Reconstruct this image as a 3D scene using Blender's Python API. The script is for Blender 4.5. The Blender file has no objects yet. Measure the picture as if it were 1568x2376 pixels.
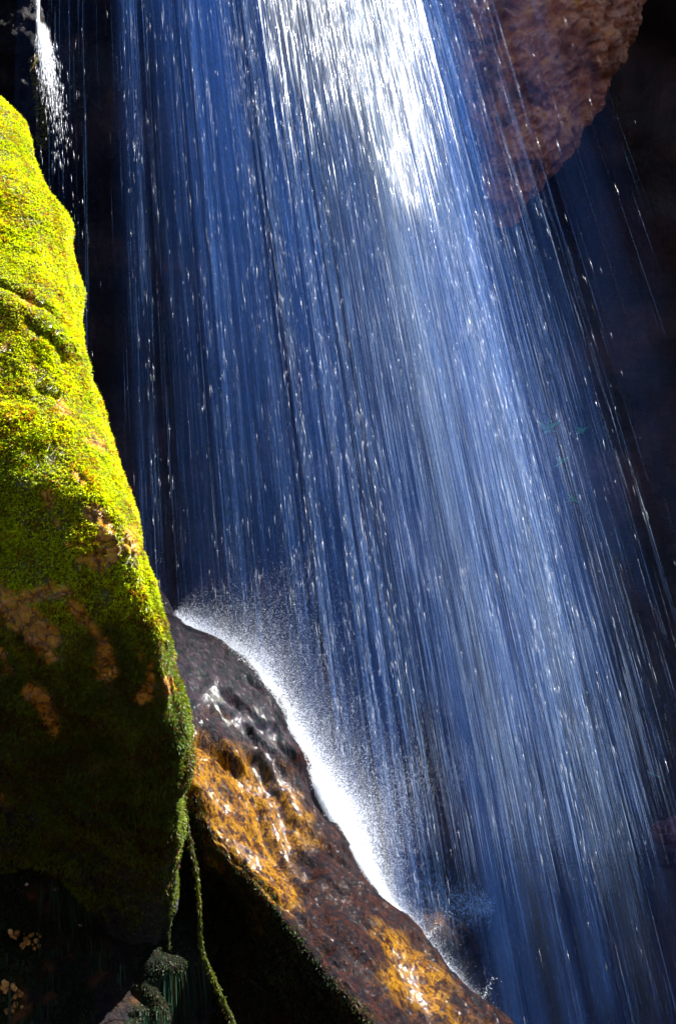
import bpy, math, random
import numpy as np
from mathutils import Vector, noise as mnoise

rng = np.random.default_rng(7)
random.seed(7)
SC = bpy.context.scene
COL = SC.collection

# ------------------------------------------------------------------ camera
W, H = 1568.0, 2376.0            # layout frame in which the picture was measured
LENS, SENS = 40.0, 36.0
F = H * LENS / SENS
PITCH = math.radians(5.0)
CAM = np.array([0.0, 0.0, 1.6])
FWD = np.array([0, math.cos(PITCH), math.sin(PITCH)])
UPV = np.array([0, -math.sin(PITCH), math.cos(PITCH)])
cd = bpy.data.cameras.new("camera")
cam = bpy.data.objects.new("camera", cd)
COL.objects.link(cam)
cam.location = CAM
cam.rotation_euler = (math.pi / 2 + PITCH, 0, 0)
cd.sensor_fit = 'VERTICAL'
cd.sensor_height = SENS
cd.sensor_width = SENS
cd.lens = LENS
cd.clip_start = 0.05
cd.clip_end = 500
SC.camera = cam

# ------------------------------------------------------------------ light
SUN = np.array([0.52, 0.20, 0.83])
SUN /= np.linalg.norm(SUN)
world = bpy.data.worlds.new("World")
SC.world = world
world.use_nodes = True
wn = world.node_tree
bg = wn.nodes["Background"]
sky = wn.nodes.new("ShaderNodeTexSky")
sky.sky_type = 'NISHITA'
sky.sun_disc = False
sky.sun_elevation = math.asin(SUN[2])
sky.sun_rotation = math.atan2(SUN[0], SUN[1])
sky.altitude = 900
sky.air_density = 1.0
sky.dust_density = 0.2
sky.ozone_density = 3.0
wn.links.new(sky.outputs[0], bg.inputs[0])
bg.inputs[1].default_value = 0.065
sd = bpy.data.lights.new("sun", 'SUN')
sd.energy = 5.0
sd.angle = math.radians(0.6)
sd.color = (1.0, 0.96, 0.88)
sun = bpy.data.objects.new("sun", sd)
COL.objects.link(sun)
sun.rotation_euler = Vector(tuple(SUN)).to_track_quat('Z', 'Y').to_euler()
vs = SC.view_settings
vs.view_transform = 'Standard'
vs.look = 'None'
vs.gamma = 1.0
vs.use_curve_mapping = False
vs.exposure = 2.4
SC.render.engine = 'CYCLES'
SC.cycles.use_denoising = True
SC.cycles.transparent_max_bounces = 14
SC.cycles.use_adaptive_sampling = True
SC.cycles.adaptive_threshold = 0.03
SC.cycles.max_bounces = 6
SC.cycles.diffuse_bounces = 4
SC.cycles.transmission_bounces = 6
SC.cycles.sample_clamp_indirect = 6.0

# ------------------------------------------------------------------ helpers
def at(x, y, Y):
    """layout position (x, y) at world depth Y -> world points (N,3)"""
    x = np.asarray(x, float); y = np.asarray(y, float); Y = np.asarray(Y, float)
    u = (x - W / 2) / F
    v = (H / 2 - y) / F
    d = Y / (FWD[1] + v * UPV[1])
    return np.stack([d * u, Y + 0 * d, CAM[2] + d * (FWD[2] + v * UPV[2])], -1)

def proj(p):
    q = p - CAM
    d = q @ FWD
    return W / 2 + F * q[:, 0] / d, H / 2 - F * (q @ UPV) / d

def norm(a):
    return a / np.maximum(np.linalg.norm(a, axis=-1, keepdims=True), 1e-9)

def put(o, parent=None, label=None, cat=None, group=None, kind=None):
    if o.name not in COL.objects:
        COL.objects.link(o)
    if parent is not None:
        o.parent = parent
    if label: o["label"] = label
    if cat: o["category"] = cat
    if group: o["group"] = group
    if kind: o["kind"] = kind
    return o

def mesh_np(name, V, Fc, mat, smooth=True):
    """mesh from (N,3) verts and (M,k) faces"""
    V = np.ascontiguousarray(V, np.float32); Fc = np.ascontiguousarray(Fc, np.int32)
    me = bpy.data.meshes.new(name)
    k = Fc.shape[1]
    me.vertices.add(len(V)); me.vertices.foreach_set("co", V.ravel())
    me.loops.add(Fc.size); me.loops.foreach_set("vertex_index", Fc.ravel())
    me.polygons.add(len(Fc))
    me.polygons.foreach_set("loop_start", np.arange(0, Fc.size, k, dtype=np.int32))
    me.polygons.foreach_set("use_smooth", np.full(len(Fc), smooth, bool))
    me.update(calc_edges=True)
    me.validate()
    if mat: me.materials.append(mat)
    return bpy.data.objects.new(name, me)

def point_attr(o, name, vals):
    vals = np.asarray(vals, np.float32)
    if vals.ndim == 1:
        a = o.data.attributes.new(name, 'FLOAT', 'POINT'); a.data.foreach_set("value", vals)
    else:
        a = o.data.attributes.new(name, 'FLOAT_COLOR', 'POINT')
        c = np.ones((len(vals), 4), np.float32); c[:, :3] = vals
        a.data.foreach_set("color", c.ravel())

def empty(name, loc, **kw):
    o = bpy.data.objects.new(name, None)
    o.empty_display_size = 0.1
    o.location = loc
    put(o, **kw)
    return o

def keep(o, parent):
    """parent without moving (parents are unrotated empties)"""
    o.parent = parent
    o.location = Vector(o.location) - Vector(parent.location)
    return o

def fbm(P, scale, octaves=4, seed=0.0, rough=0.5):
    out = np.zeros(len(P)); amp = 1.0; s = scale
    for k in range(octaves):
        Q = P * s + seed * 13.7 + k * 5.1
        out += amp * np.fromiter((mnoise.noise(q) for q in Q.tolist()), float, len(P))
        amp *= rough; s *= 2.03
    return out

def ridged(P, scale, octaves=4, seed=0.0):
    out = np.zeros(len(P)); amp = 1.0; s = scale
    for k in range(octaves):
        Q = P * s + seed * 7.3 + k * 3.7
        n = np.fromiter((mnoise.noise(q) for q in Q.tolist()), float, len(P))
        out += amp * (1 - 2.2 * np.abs(n)); amp *= 0.5; s *= 2.1
    return out

def cells(P, scale, seed=0.0):
    """blocky fracture pattern: 0 at joints, up to ~1 within a block, plus a block level"""
    d1 = np.empty(len(P)); lev = np.empty(len(P))
    for i, q in enumerate((P * scale + seed * 3.1).tolist()):
        ds, ps = mnoise.voronoi(q)
        d1[i] = ds[1] - ds[0]
        lev[i] = mnoise.noise((ps[0][0] * 3.3, ps[0][1] * 3.3, ps[0][2] * 3.3))
    return np.clip(d1 * 2.2, 0, 1), lev

def cr(p, n, closed):
    """Catmull-Rom through p (k, dim) -> n samples"""
    k = len(p)
    t = np.linspace(0, k if closed else k - 1, n, endpoint=not closed)
    i = np.floor(t).astype(int)
    if not closed: i = np.minimum(i, k - 2)
    f = (t - i)[:, None]
    g = (lambda j: p[j % k]) if closed else (lambda j: p[np.clip(j, 0, k - 1)])
    p0, p1, p2, p3 = g(i - 1), g(i), g(i + 1), g(i + 2)
    return 0.5 * (2 * p1 + (p2 - p0) * f + (2 * p0 - 5 * p1 + 4 * p2 - p3) * f ** 2 + (3 * p1 - p0 - 3 * p2 + p3) * f ** 3)

def loft(rows, nring, nrow):
    """rows: list of (y, [(x, Y), ...]) closed outlines, top to bottom -> grid of world points (nrow, nring, 3)"""
    ctl = np.array([[(x, r[0], Y) for x, Y in r[1]] for r in rows])      # R,K,3
    R, K = ctl.shape[:2]
    ring = np.stack([cr(ctl[r], nring, True) for r in range(R)])          # R,nring,3
    # resample rows proportional to y distance
    full = cr(ring.reshape(R, -1), nrow * 4, False).reshape(nrow * 4, nring, 3)
    yy = full[:, 0, 1]
    o = np.argsort(yy)
    tgt = np.linspace(yy.min(), yy.max(), nrow)
    idx = np.interp(tgt, yy[o], np.arange(len(o)))
    i0 = np.floor(idx).astype(int).clip(0, len(o) - 2); fr = (idx - i0)[:, None, None]
    g = full[o][i0] * (1 - fr) + full[o][i0 + 1] * fr
    return at(g[..., 0], g[..., 1], g[..., 2])

def grid_faces(nr, nc, closed):
    a = np.arange(nr * nc).reshape(nr, nc)
    b = np.roll(a, -1, 1)
    if not closed:
        a0, a1, b0, b1 = a[:-1, :-1], a[1:, :-1], a[:-1, 1:], a[1:, 1:]
    else:
        a0, a1, b0, b1 = a[:-1], a[1:], b[:-1], b[1:]
    return np.stack([a0, a1, b1, b0], -1).reshape(-1, 4)

def grid_normals(G, closed):
    if closed:
        du = np.roll(G, -1, 1) - np.roll(G, 1, 1)
    else:
        du = np.gradient(G, axis=1)
    dv = np.gradient(G, axis=0)
    return norm(np.cross(dv, du))

def solid(name, G, disp, mat, flip=False):
    """closed lofted rock: displaced rings + two caps"""
    nr, nc = G.shape[:2]
    N = grid_normals(G, True)
    c = G.reshape(-1, 3).mean(0)
    if np.mean(((G - G.mean(1, keepdims=True)) * N).sum(-1)) < 0: N = -N; rev = True
    else: rev = False
    P = G.reshape(-1, 3) + N.reshape(-1, 3) * disp(G.reshape(-1, 3), N.reshape(-1, 3))[:, None]
    Fq = grid_faces(nr, nc, True)
    top = len(P); bot = top + 1
    V = np.vstack([P, P[:nc].mean(0), P[-nc:].mean(0)])
    i = np.arange(nc); j = (i + 1) % nc
    capt = np.stack([np.full(nc, top), i, j, j], -1)[:, :3]
    capb = np.stack([np.full(nc, bot), (nr - 1) * nc + j, (nr - 1) * nc + i], -1)
    T = np.vstack([Fq[:, [0, 1, 2]], Fq[:, [0, 2, 3]], capt, capb])
    o = mesh_np(name, V, T, mat)
    if rev is False: o.data.flip_normals()
    # make sure outward
    n0 = np.zeros(len(o.data.polygons) * 3, np.float32); o.data.polygons.foreach_get("normal", n0)
    ce = np.zeros_like(n0); o.data.polygons.foreach_get("center", ce)
    if ((ce.reshape(-1, 3) - c) * n0.reshape(-1, 3)).sum(1).mean() < 0: o.data.flip_normals()
    return o

# ------------------------------------------------------------------ materials
def nmat(name):
    m = bpy.data.materials.new(name); m.use_nodes = True
    nt = m.node_tree
    for n in list(nt.nodes): nt.nodes.remove(n)
    out = nt.nodes.new("ShaderNodeOutputMaterial")
    return m, nt, out

def N(nt, typ, **kw):
    n = nt.nodes.new(typ)
    for k, v in kw.items():
        if k.startswith("i_"): n.inputs[k[2:].replace("_", " ")].default_value = v
        else: setattr(n, k, v)
    return n

def ramp(nt, src, stops):
    r = nt.nodes.new("ShaderNodeValToRGB")
    e = r.color_ramp.elements
    while len(e) < len(stops): e.new(0.5)
    for el, (p, c) in zip(e, stops):
        el.position = p
        el.color = (*c, 1) if len(c) == 3 else c
    nt.links.new(src, r.inputs[0])
    return r.outputs[0]

def noise_n(nt, scale, detail=6, rough=0.6, vec=None, dist=0.0):
    n = N(nt, "ShaderNodeTexNoise"); n.inputs["Scale"].default_value = scale
    n.inputs["Detail"].default_value = detail; n.inputs["Roughness"].default_value = rough
    n.inputs["Distortion"].default_value = dist
    if vec is not None: nt.links.new(vec, n.inputs["Vector"])
    return n.outputs["Fac"]

def mixc(nt, fac, a, b, mode='MIX'):
    m = N(nt, "ShaderNodeMix", data_type='RGBA', blend_type=mode)
    for s, v in ((0, fac), (6, a), (7, b)):
        if hasattr(v, "links"): nt.links.new(v, m.inputs[s])
        else: m.inputs[s].default_value = v if s == 0 else (*v, 1)
    return m.outputs[2]

def mathn(nt, op, a, b=0.0, clamp=False):
    m = N(nt, "ShaderNodeMath", operation=op, use_clamp=clamp)
    for s, v in ((0, a), (1, b)):
        if hasattr(v, "links"): nt.links.new(v, m.inputs[s])
        else: m.inputs[s].default_value = v
    return m.outputs[0]

def coords(nt, scale=(1, 1, 1), rot=(0, 0, 0)):
    tc = N(nt, "ShaderNodeTexCoord")
    mp = N(nt, "ShaderNodeMapping")
    mp.inputs["Scale"].default_value = scale; mp.inputs["Rotation"].default_value = rot
    nt.links.new(tc.outputs["Object"], mp.inputs["Vector"])
    return mp.outputs[0]

def rock_mat(name, stops, scale, rough=0.6, bump=0.4, bscale=18, spec=0.5, coat=0.0, stretch=(1, 1, 1), rot=(0, 0, 0), moss_col=None, crack=0.0):
    m, nt, out = nmat(name)
    v = coords(nt, stretch, rot)
    c1 = ramp(nt, noise_n(nt, scale, 8, 0.65, v, 0.4), stops)
    fine = noise_n(nt, scale * 9, 5, 0.7, v)
    c2 = mixc(nt, 0.55, c1, ramp(nt, fine, [(0.3, (0.35, 0.35, 0.35)), (0.7, (1.4, 1.4, 1.4))]), 'MULTIPLY')
    ck = None
    if crack:
        dv = N(nt, "ShaderNodeVectorMath", operation='ADD'); nz = N(nt, "ShaderNodeTexNoise"); nz.inputs["Scale"].default_value = crack * 1.5
        nt.links.new(v, nz.inputs["Vector"]); sc_ = N(nt, "ShaderNodeVectorMath", operation='SCALE'); sc_.inputs[3].default_value = 0.9 / crack
        nt.links.new(nz.outputs["Color"], sc_.inputs[0]); nt.links.new(v, dv.inputs[0]); nt.links.new(sc_.outputs[0], dv.inputs[1])
        vo = N(nt, "ShaderNodeTexVoronoi", feature='DISTANCE_TO_EDGE'); vo.inputs["Scale"].default_value = crack
        nt.links.new(dv.outputs[0], vo.inputs["Vector"])
        ck = ramp(nt, vo.outputs["Distance"], [(0.0, (0.12, 0.10, 0.12)), (0.05, (0.6, 0.55, 0.5)), (0.12, (1, 1, 1))])
        c2 = mixc(nt, 0.9, c2, ck, 'MULTIPLY')
    p = N(nt, "ShaderNodeBsdfPrincipled")
    if moss_col:
        a = N(nt, "ShaderNodeAttribute", attribute_name="moss")
        c2 = mixc(nt, a.outputs["Fac"], c2, moss_col)
        dk = N(nt, "ShaderNodeAttribute", attribute_name="underside_shade")
        c2 = mixc(nt, dk.outputs["Fac"], c2, (0.008, 0.008, 0.009))  # shade under the boulder mixed into the base colour
    nt.links.new(c2, p.inputs["Base Color"])
    rr = ramp(nt, noise_n(nt, scale * 3, 4, 0.6, v), [(0.3, (rough * 0.6,) * 3), (0.7, (min(1, rough * 1.3),) * 3)])
    nt.links.new(rr, p.inputs["Roughness"])
    p.inputs["Specular IOR Level"].default_value = spec
    p.inputs["Coat Weight"].default_value = coat
    p.inputs["Coat Roughness"].default_value = 0.08
    b = N(nt, "ShaderNodeBump"); b.inputs["Strength"].default_value = bump; b.inputs["Distance"].default_value = 0.03
    h = mathn(nt, 'ADD', noise_n(nt, bscale, 8, 0.7, v), mathn(nt, 'MULTIPLY', noise_n(nt, bscale * 4, 4, 0.7, v), 0.3))
    if ck is not None: h = mathn(nt, 'ADD', h, mathn(nt, 'MULTIPLY', ck, 0.35))
    nt.links.new(h, b.inputs["Height"])
    nt.links.new(b.outputs[0], p.inputs["Normal"]); nt.links.new(b.outputs[0], p.inputs["Coat Normal"])
    nt.links.new(p.outputs[0], out.inputs[0])
    return m

M = {}
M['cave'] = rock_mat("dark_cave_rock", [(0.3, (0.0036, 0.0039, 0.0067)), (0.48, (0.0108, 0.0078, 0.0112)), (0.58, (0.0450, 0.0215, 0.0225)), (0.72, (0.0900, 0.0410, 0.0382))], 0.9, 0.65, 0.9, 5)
M['brown'] = rock_mat("brown_rock", [(0.28, (0.0450, 0.0180, 0.0120)), (0.42, (0.2550, 0.0825, 0.0330)), (0.54, (0.6300, 0.2400, 0.1125)), (0.66, (0.7800, 0.3000, 0.0450)), (0.8, (0.1800, 0.0600, 0.0600))], 4.5, 0.5, 1.0, 12)
M['pillar'] = rock_mat("dark_wet_rock", [(0.3, (0.002, 0.002, 0.004)), (0.55, (0.006, 0.004, 0.005)), (0.75, (0.018, 0.010, 0.007))], 4, 0.8, 0.7, 12, spec=0.06)
M['boulder'] = rock_mat("ochre_rock", [(0.30, (0.03, 0.02, 0.03)), (0.38, (0.35, 0.14, 0.006)), (0.52, (0.88, 0.42, 0.014)), (0.75, (0.80, 0.42, 0.06))], 11, 0.3, 1.0, 34, coat=0.35, crack=16, moss_col=(0.11, 0.11, 0.004))
def slab_mat():
    m, nt, out = nmat("wet_golden_rock")
    v = coords(nt, (2.4, 2.4, 1.0), (0.25, 0.62, 0))
    n1 = noise_n(nt, 12, 8, 0.7, v, 0.6); n2 = noise_n(nt, 42, 6, 0.7, v, 0.3)
    nn = mathn(nt, 'ADD', mathn(nt, 'MULTIPLY', n1, 0.6), mathn(nt, 'MULTIPLY', n2, 0.4))
    nn = mathn(nt, 'ADD', mathn(nt, 'MULTIPLY', mathn(nt, 'SUBTRACT', nn, 0.5), 1.5), 0.5)
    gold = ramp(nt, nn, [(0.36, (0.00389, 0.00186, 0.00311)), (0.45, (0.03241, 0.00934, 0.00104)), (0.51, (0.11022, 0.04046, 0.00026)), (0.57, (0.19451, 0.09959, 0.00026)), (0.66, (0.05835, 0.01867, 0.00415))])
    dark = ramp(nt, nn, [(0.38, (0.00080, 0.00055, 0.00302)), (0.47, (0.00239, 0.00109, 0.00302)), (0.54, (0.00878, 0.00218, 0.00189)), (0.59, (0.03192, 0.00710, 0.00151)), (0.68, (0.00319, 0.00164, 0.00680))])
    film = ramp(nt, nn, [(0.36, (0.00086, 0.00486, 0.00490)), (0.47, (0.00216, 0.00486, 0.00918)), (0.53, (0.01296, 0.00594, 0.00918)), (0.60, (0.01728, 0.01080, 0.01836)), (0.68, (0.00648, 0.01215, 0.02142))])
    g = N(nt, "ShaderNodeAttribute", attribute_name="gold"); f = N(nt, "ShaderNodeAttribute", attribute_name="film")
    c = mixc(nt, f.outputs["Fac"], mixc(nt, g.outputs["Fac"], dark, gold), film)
    p = N(nt, "ShaderNodeBsdfPrincipled"); nt.links.new(c, p.inputs["Base Color"])
    p.inputs["Roughness"].default_value = 0.5; p.inputs["Specular IOR Level"].default_value = 0.04; wa = N(nt, "ShaderNodeAttribute", attribute_name="wet"); nt.links.new(mathn(nt, 'ADD', mathn(nt, 'MULTIPLY', wa.outputs["Fac"], 1.0), 0.07), p.inputs["Coat Weight"]); p.inputs["Coat Roughness"].default_value = 0.06
    p.inputs["Coat IOR"].default_value = 1.4
    b = N(nt, "ShaderNodeBump"); b.inputs["Strength"].default_value = 0.9; b.inputs["Distance"].default_value = 0.02
    h = mathn(nt, 'ADD', noise_n(nt, 11, 6, 0.65, v, 0.6), mathn(nt, 'MULTIPLY', noise_n(nt, 45, 4, 0.6, v, 0.4), 0.35))
    nt.links.new(h, b.inputs["Height"])
    b2 = N(nt, "ShaderNodeBump"); b2.inputs["Strength"].default_value = 0.55; b2.inputs["Distance"].default_value = 0.012
    nt.links.new(noise_n(nt, 20, 4, 0.6, v, 1.0), b2.inputs["Height"])
    nt.links.new(b.outputs[0], p.inputs["Normal"]); nt.links.new(b2.outputs[0], p.inputs["Coat Normal"])
    nt.links.new(p.outputs[0], out.inputs[0])
    return m
M['slab'] = slab_mat()
M['dark'] = rock_mat("shaded_rock", [(0.3, (0.006, 0.006, 0.012)), (0.52, (0.02, 0.013, 0.011)), (0.62, (0.09, 0.04, 0.014)), (0.75, (0.2, 0.1, 0.05))], 6, 0.6, 0.9, 20, spec=0.08, moss_col=(0.003, 0.005, 0.002))

def leaf_mat(name, rough=0.5, trans=0.5):
    m, nt, out = nmat(name)
    a = N(nt, "ShaderNodeAttribute", attribute_name="tint")
    p = N(nt, "ShaderNodeBsdfPrincipled"); p.inputs["Roughness"].default_value = rough
    p.inputs["Specular IOR Level"].default_value = 0.3
    nt.links.new(a.outputs["Color"], p.inputs["Base Color"])
    t = N(nt, "ShaderNodeBsdfTranslucent"); nt.links.new(a.outputs["Color"], t.inputs[0])
    mx = N(nt, "ShaderNodeMixShader"); mx.inputs[0].default_value = trans
    nt.links.new(p.outputs[0], mx.inputs[1]); nt.links.new(t.outputs[0], mx.inputs[2])
    nt.links.new(mx.outputs[0], out.inputs[0])
    return m
M['moss'] = leaf_mat("moss_leaf")

def water_mat(name, col, trans=0.5, gloss=0.12, clear=0.4):
    m, nt, out = nmat(name)
    d = N(nt, "ShaderNodeBsdfDiffuse"); d.inputs[0].default_value = (*col, 1)
    t = N(nt, "ShaderNodeBsdfTranslucent"); t.inputs[0].default_value = (*col, 1)
    g = N(nt, "ShaderNodeBsdfGlossy"); g.inputs[0].default_value = (1, 1, 1, 1); g.inputs["Roughness"].default_value = 0.25
    mx = N(nt, "ShaderNodeMixShader"); mx.inputs[0].default_value = trans
    nt.links.new(d.outputs[0], mx.inputs[1]); nt.links.new(t.outputs[0], mx.inputs[2])
    m2 = N(nt, "ShaderNodeMixShader"); m2.inputs[0].default_value = gloss
    nt.links.new(mx.outputs[0], m2.inputs[1]); nt.links.new(g.outputs[0], m2.inputs[2])
    tr = N(nt, "ShaderNodeBsdfTransparent"); m3 = N(nt, "ShaderNodeMixShader"); m3.inputs[0].default_value = clear
    nt.links.new(m2.outputs[0], m3.inputs[1]); nt.links.new(tr.outputs[0], m3.inputs[2])
    nt.links.new(m3.outputs[0], out.inputs[0])
    return m
M['water'] = water_mat("white_water", (0.86, 0.90, 0.97))
M['foam'] = water_mat("foam", (0.9, 0.93, 0.97), clear=0.0)
M['pale_thread'] = water_mat("pale_falling_water", (0.32, 0.45, 0.70), gloss=0.02, clear=0.4)
M['thread'] = water_mat("thin_falling_water", (0.11, 0.23, 0.52), gloss=0.02, clear=0.4)

def veil_mat(name, col, su, sv, amax, fr=(0.38, 0.72), br=(0.40, 0.66), base=0.45):
    m, nt, out = nmat(name)
    uv = N(nt, "ShaderNodeUVMap")
    def stre(a, b, d, r):
        mp = N(nt, "ShaderNodeMapping"); mp.inputs["Scale"].default_value = (a, b, 1)
        nt.links.new(uv.outputs[0], mp.inputs["Vector"])
        return noise_n(nt, 1.0, d, r, mp.outputs[0])
    fine = ramp(nt, stre(su, sv, 4, 0.6), [(fr[0], (0, 0, 0)), (fr[1], (1, 1, 1))])
    broad = ramp(nt, stre(su * 0.16, sv * 0.4, 3, 0.5), [(br[0], (0.02,) * 3), (br[1], (1, 1, 1))])
    de = N(nt, "ShaderNodeAttribute", attribute_name="dens")
    a = mathn(nt, 'MULTIPLY', mathn(nt, 'MULTIPLY', mathn(nt, 'ADD', mathn(nt, 'MULTIPLY', fine, 1 - base), base), broad), de.outputs["Fac"])
    a = mathn(nt, 'MULTIPLY', a, amax, True)
    d = N(nt, "ShaderNodeBsdfDiffuse"); d.inputs[0].default_value = (*col, 1)
    t = N(nt, "ShaderNodeBsdfTranslucent"); t.inputs[0].default_value = (*col, 1)
    mx = N(nt, "ShaderNodeMixShader"); mx.inputs[0].default_value = 0.5
    nt.links.new(d.outputs[0], mx.inputs[1]); nt.links.new(t.outputs[0], mx.inputs[2])
    tr = N(nt, "ShaderNodeBsdfTransparent")
    m2 = N(nt, "ShaderNodeMixShader"); nt.links.new(a, m2.inputs[0])
    nt.links.new(tr.outputs[0], m2.inputs[1]); nt.links.new(mx.outputs[0], m2.inputs[2])
    nt.links.new(m2.outputs[0], out.inputs[0])
    return m
M['veil'] = veil_mat("thin_water_veil", (0.075, 0.22, 0.76), 60, 0.5, 0.58, base=0.25)
M['spray'] = veil_mat("spray_mist", (0.62, 0.72, 0.95), 30, 30, 0.9)
M['mist'] = veil_mat("mist", (0.06, 0.20, 0.76), 14, 0.7, 0.52)
M['pale_mist'] = veil_mat("pale_mist", (0.36, 0.50, 0.74), 26, 0.6, 0.40, fr=(0.3, 0.75), br=(0.25, 0.7), base=0.5)

def simple(name, col, rough=0.5):
    m, nt, out = nmat(name)
    p = N(nt, "ShaderNodeBsdfPrincipled"); p.inputs["Roughness"].default_value = rough
    v = coords(nt)
    c = mixc(nt, noise_n(nt, 25, 5, 0.6, v), tuple(0.5 * k for k in col), tuple(1.4 * k for k in col))
    nt.links.new(c, p.inputs["Base Color"]); nt.links.new(p.outputs[0], out.inputs[0])
    return m
M['ledge'] = simple("reddish_stone", (0.10, 0.03, 0.03))
M['pale'] = simple("pale_stone", (0.45, 0.32, 0.28))

# ------------------------------------------------------------------ cave: back wall, plus unseen roof and lip shaped for the sunlight
prof = np.array([(-6.0, 8.2), (-3.0, 9.6), (0, 11.2), (3, 11.8), (5.0, 11.3), (6.2, 10.3), (6.75, 10.0), (6.95, 9.4), (7.2, 9.0), (7.7, 9.2), (8.0, 10.2), (8.6, 12), (9.0, 22)])
nc_, nr_ = 240, 190
pp = cr(prof, nr_, False)
xs = np.linspace(-15, 15, nc_)
X = np.repeat(xs[None], nr_, 0)
Z = np.repeat(pp[:, :1], nc_, 1); Yw = np.repeat(pp[:, 1:2], nc_, 1)
near = np.clip((np.abs(X) - 2.0) / 13, 0, 1) ** 1.4
rightn = np.clip((X - 1.5) / 6, 0, 1) ** 1.2 * np.clip((6.2 - Z) / 2.0, 0, 1)
Yw = Yw - 6.0 * near - 2.6 * rightn + 0.5 * np.clip((X - 2.6) / 0.5, 0, 1) * np.clip((Z - 5) / 2, 0, 1)
G = np.stack([X, Yw, Z], -1)
Nn = grid_normals(G, False)
P0 = G.reshape(-1, 3)
cl, lv = cells(P0, 0.55, 2)
dsp = 0.55 * fbm(P0, 0.28, 5, 1) + 0.35 * lv * cl + 0.10 * ridged(P0, 1.1, 3, 4)
lipk = np.exp(-((P0[:, 2] - 7.2) / 0.7) ** 2)
dsp = dsp * (1 - 0.75 * lipk)
Pw = P0 + np.where(Nn.reshape(-1, 3)[:, 1:2] > 0, -1, 1) * Nn.reshape(-1, 3) * dsp[:, None] * np.array([0.3, 1, 0.3])
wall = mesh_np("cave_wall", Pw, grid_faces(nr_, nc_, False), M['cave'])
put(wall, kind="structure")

# unseen cliff behind the viewer, added to cut sky light from the front
X = np.repeat(np.linspace(-40, 40, 120)[None], 60, 0); zz = np.linspace(-6, 13, 60)
Zg = np.repeat(zz[:, None], 120, 1); Yg = -9.0 - 0.25 * (Zg - 4) + 0.0 * X + 6.0 * np.clip((np.abs(X) - 6) / 30, 0, 1)
Pc = np.stack([X, Yg, Zg], -1).reshape(-1, 3)
c_, l_ = cells(Pc, 0.4, 8)
Pc[:, 1] += 0.8 * fbm(Pc, 0.2, 4, 91) + 0.5 * l_ * c_
put(mesh_np("sky_block_cliff", Pc, grid_faces(60, 120, False), M['cave']), kind="structure")

# ground: gorge floor reaching out
gx = np.linspace(-60, 60, 90); gy = np.linspace(-60, 40, 90)
GX, GY = np.meshgrid(gx, gy)
gz = -4.2 + 0 * GX
Pg = np.stack([GX.ravel(), GY.ravel(), gz.ravel()], -1)
Pg[:, 2] += 0.35 * fbm(Pg, 0.3, 3, 9)
put(mesh_np("ground", Pg, grid_faces(90, 90, False), M['dark']), kind="structure")

# ------------------------------------------------------------------ rocks
def seg_dist(x, y, pts):
    best = np.full(len(x), 1e9)
    for (x0, y0), (x1, y1) in zip(pts[:-1], pts[1:]):
        dx, dy = x1 - x0, y1 - y0
        t = np.clip(((x - x0) * dx + (y - y0) * dy) / (dx * dx + dy * dy + 1e-9), 0, 1)
        best = np.minimum(best, np.hypot(x - x0 - t * dx, y - y0 - t * dy))
    return best

# --- mossy boulder
edge = [(150, -60), (245, 40), (290, 82), (370, 100), (440, 135), (510, 180), (600, 188), (700, 205), (830, 225), (890, 230), (980, 256), (1110, 305), (1180, 345), (1270, 366), (1380, 388), (1450, 408), (1560, 428), (1650, 441), (1740, 446), (1830, 434), (1900, 425), (2000, 412), (2100, 398), (2300, 380)]
front = np.array([(150, 5.1), (250, 4.84), (400, 4.55), (600, 4.23), (800, 3.96), (1000, 3.76), (1150, 3.655), (1300, 3.58), (1400, 3.555), (1500, 3.57), (1600, 3.64), (1750, 3.85), (1850, 4.05), (1920, 4.22), (2000, 4.42), (2100, 4.66), (2300, 5.05)])
rows = []
for y, xr in edge:
    xr -= float(np.interp(y, [250, 400, 1000, 1250, 1700, 1900], [24, 28, 38, 34, 26, 15]))
    Yf = np.interp(y, front[:, 0], front[:, 1])
    t = min(1, max(0, (y - 1000) / 250)); mx = lambda a, b: a + (b - a) * t
    rows.append((y, [(xr - mx(40, 90), Yf + 0.95), (xr, Yf + mx(0.42, 0.16)), (xr - mx(28, 7), Yf + mx(0.16, 0.02)), (xr - mx(110, 55), Yf + mx(0.03, -0.03)), (xr - 300, Yf + mx(0, 0.10)), (-260, Yf + mx(0.1, 0.3)), (-700, Yf + 0.6), (-900, Yf + 1.4), (-300, Yf + 1.9)]))
G = loft(rows, 260, 330)
CRACKS = [[(-20, 660), (60, 700), (110, 725), (140, 750)], [(60, 760), (110, 795), (150, 835)], [(90, 900), (140, 915)]]
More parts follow.
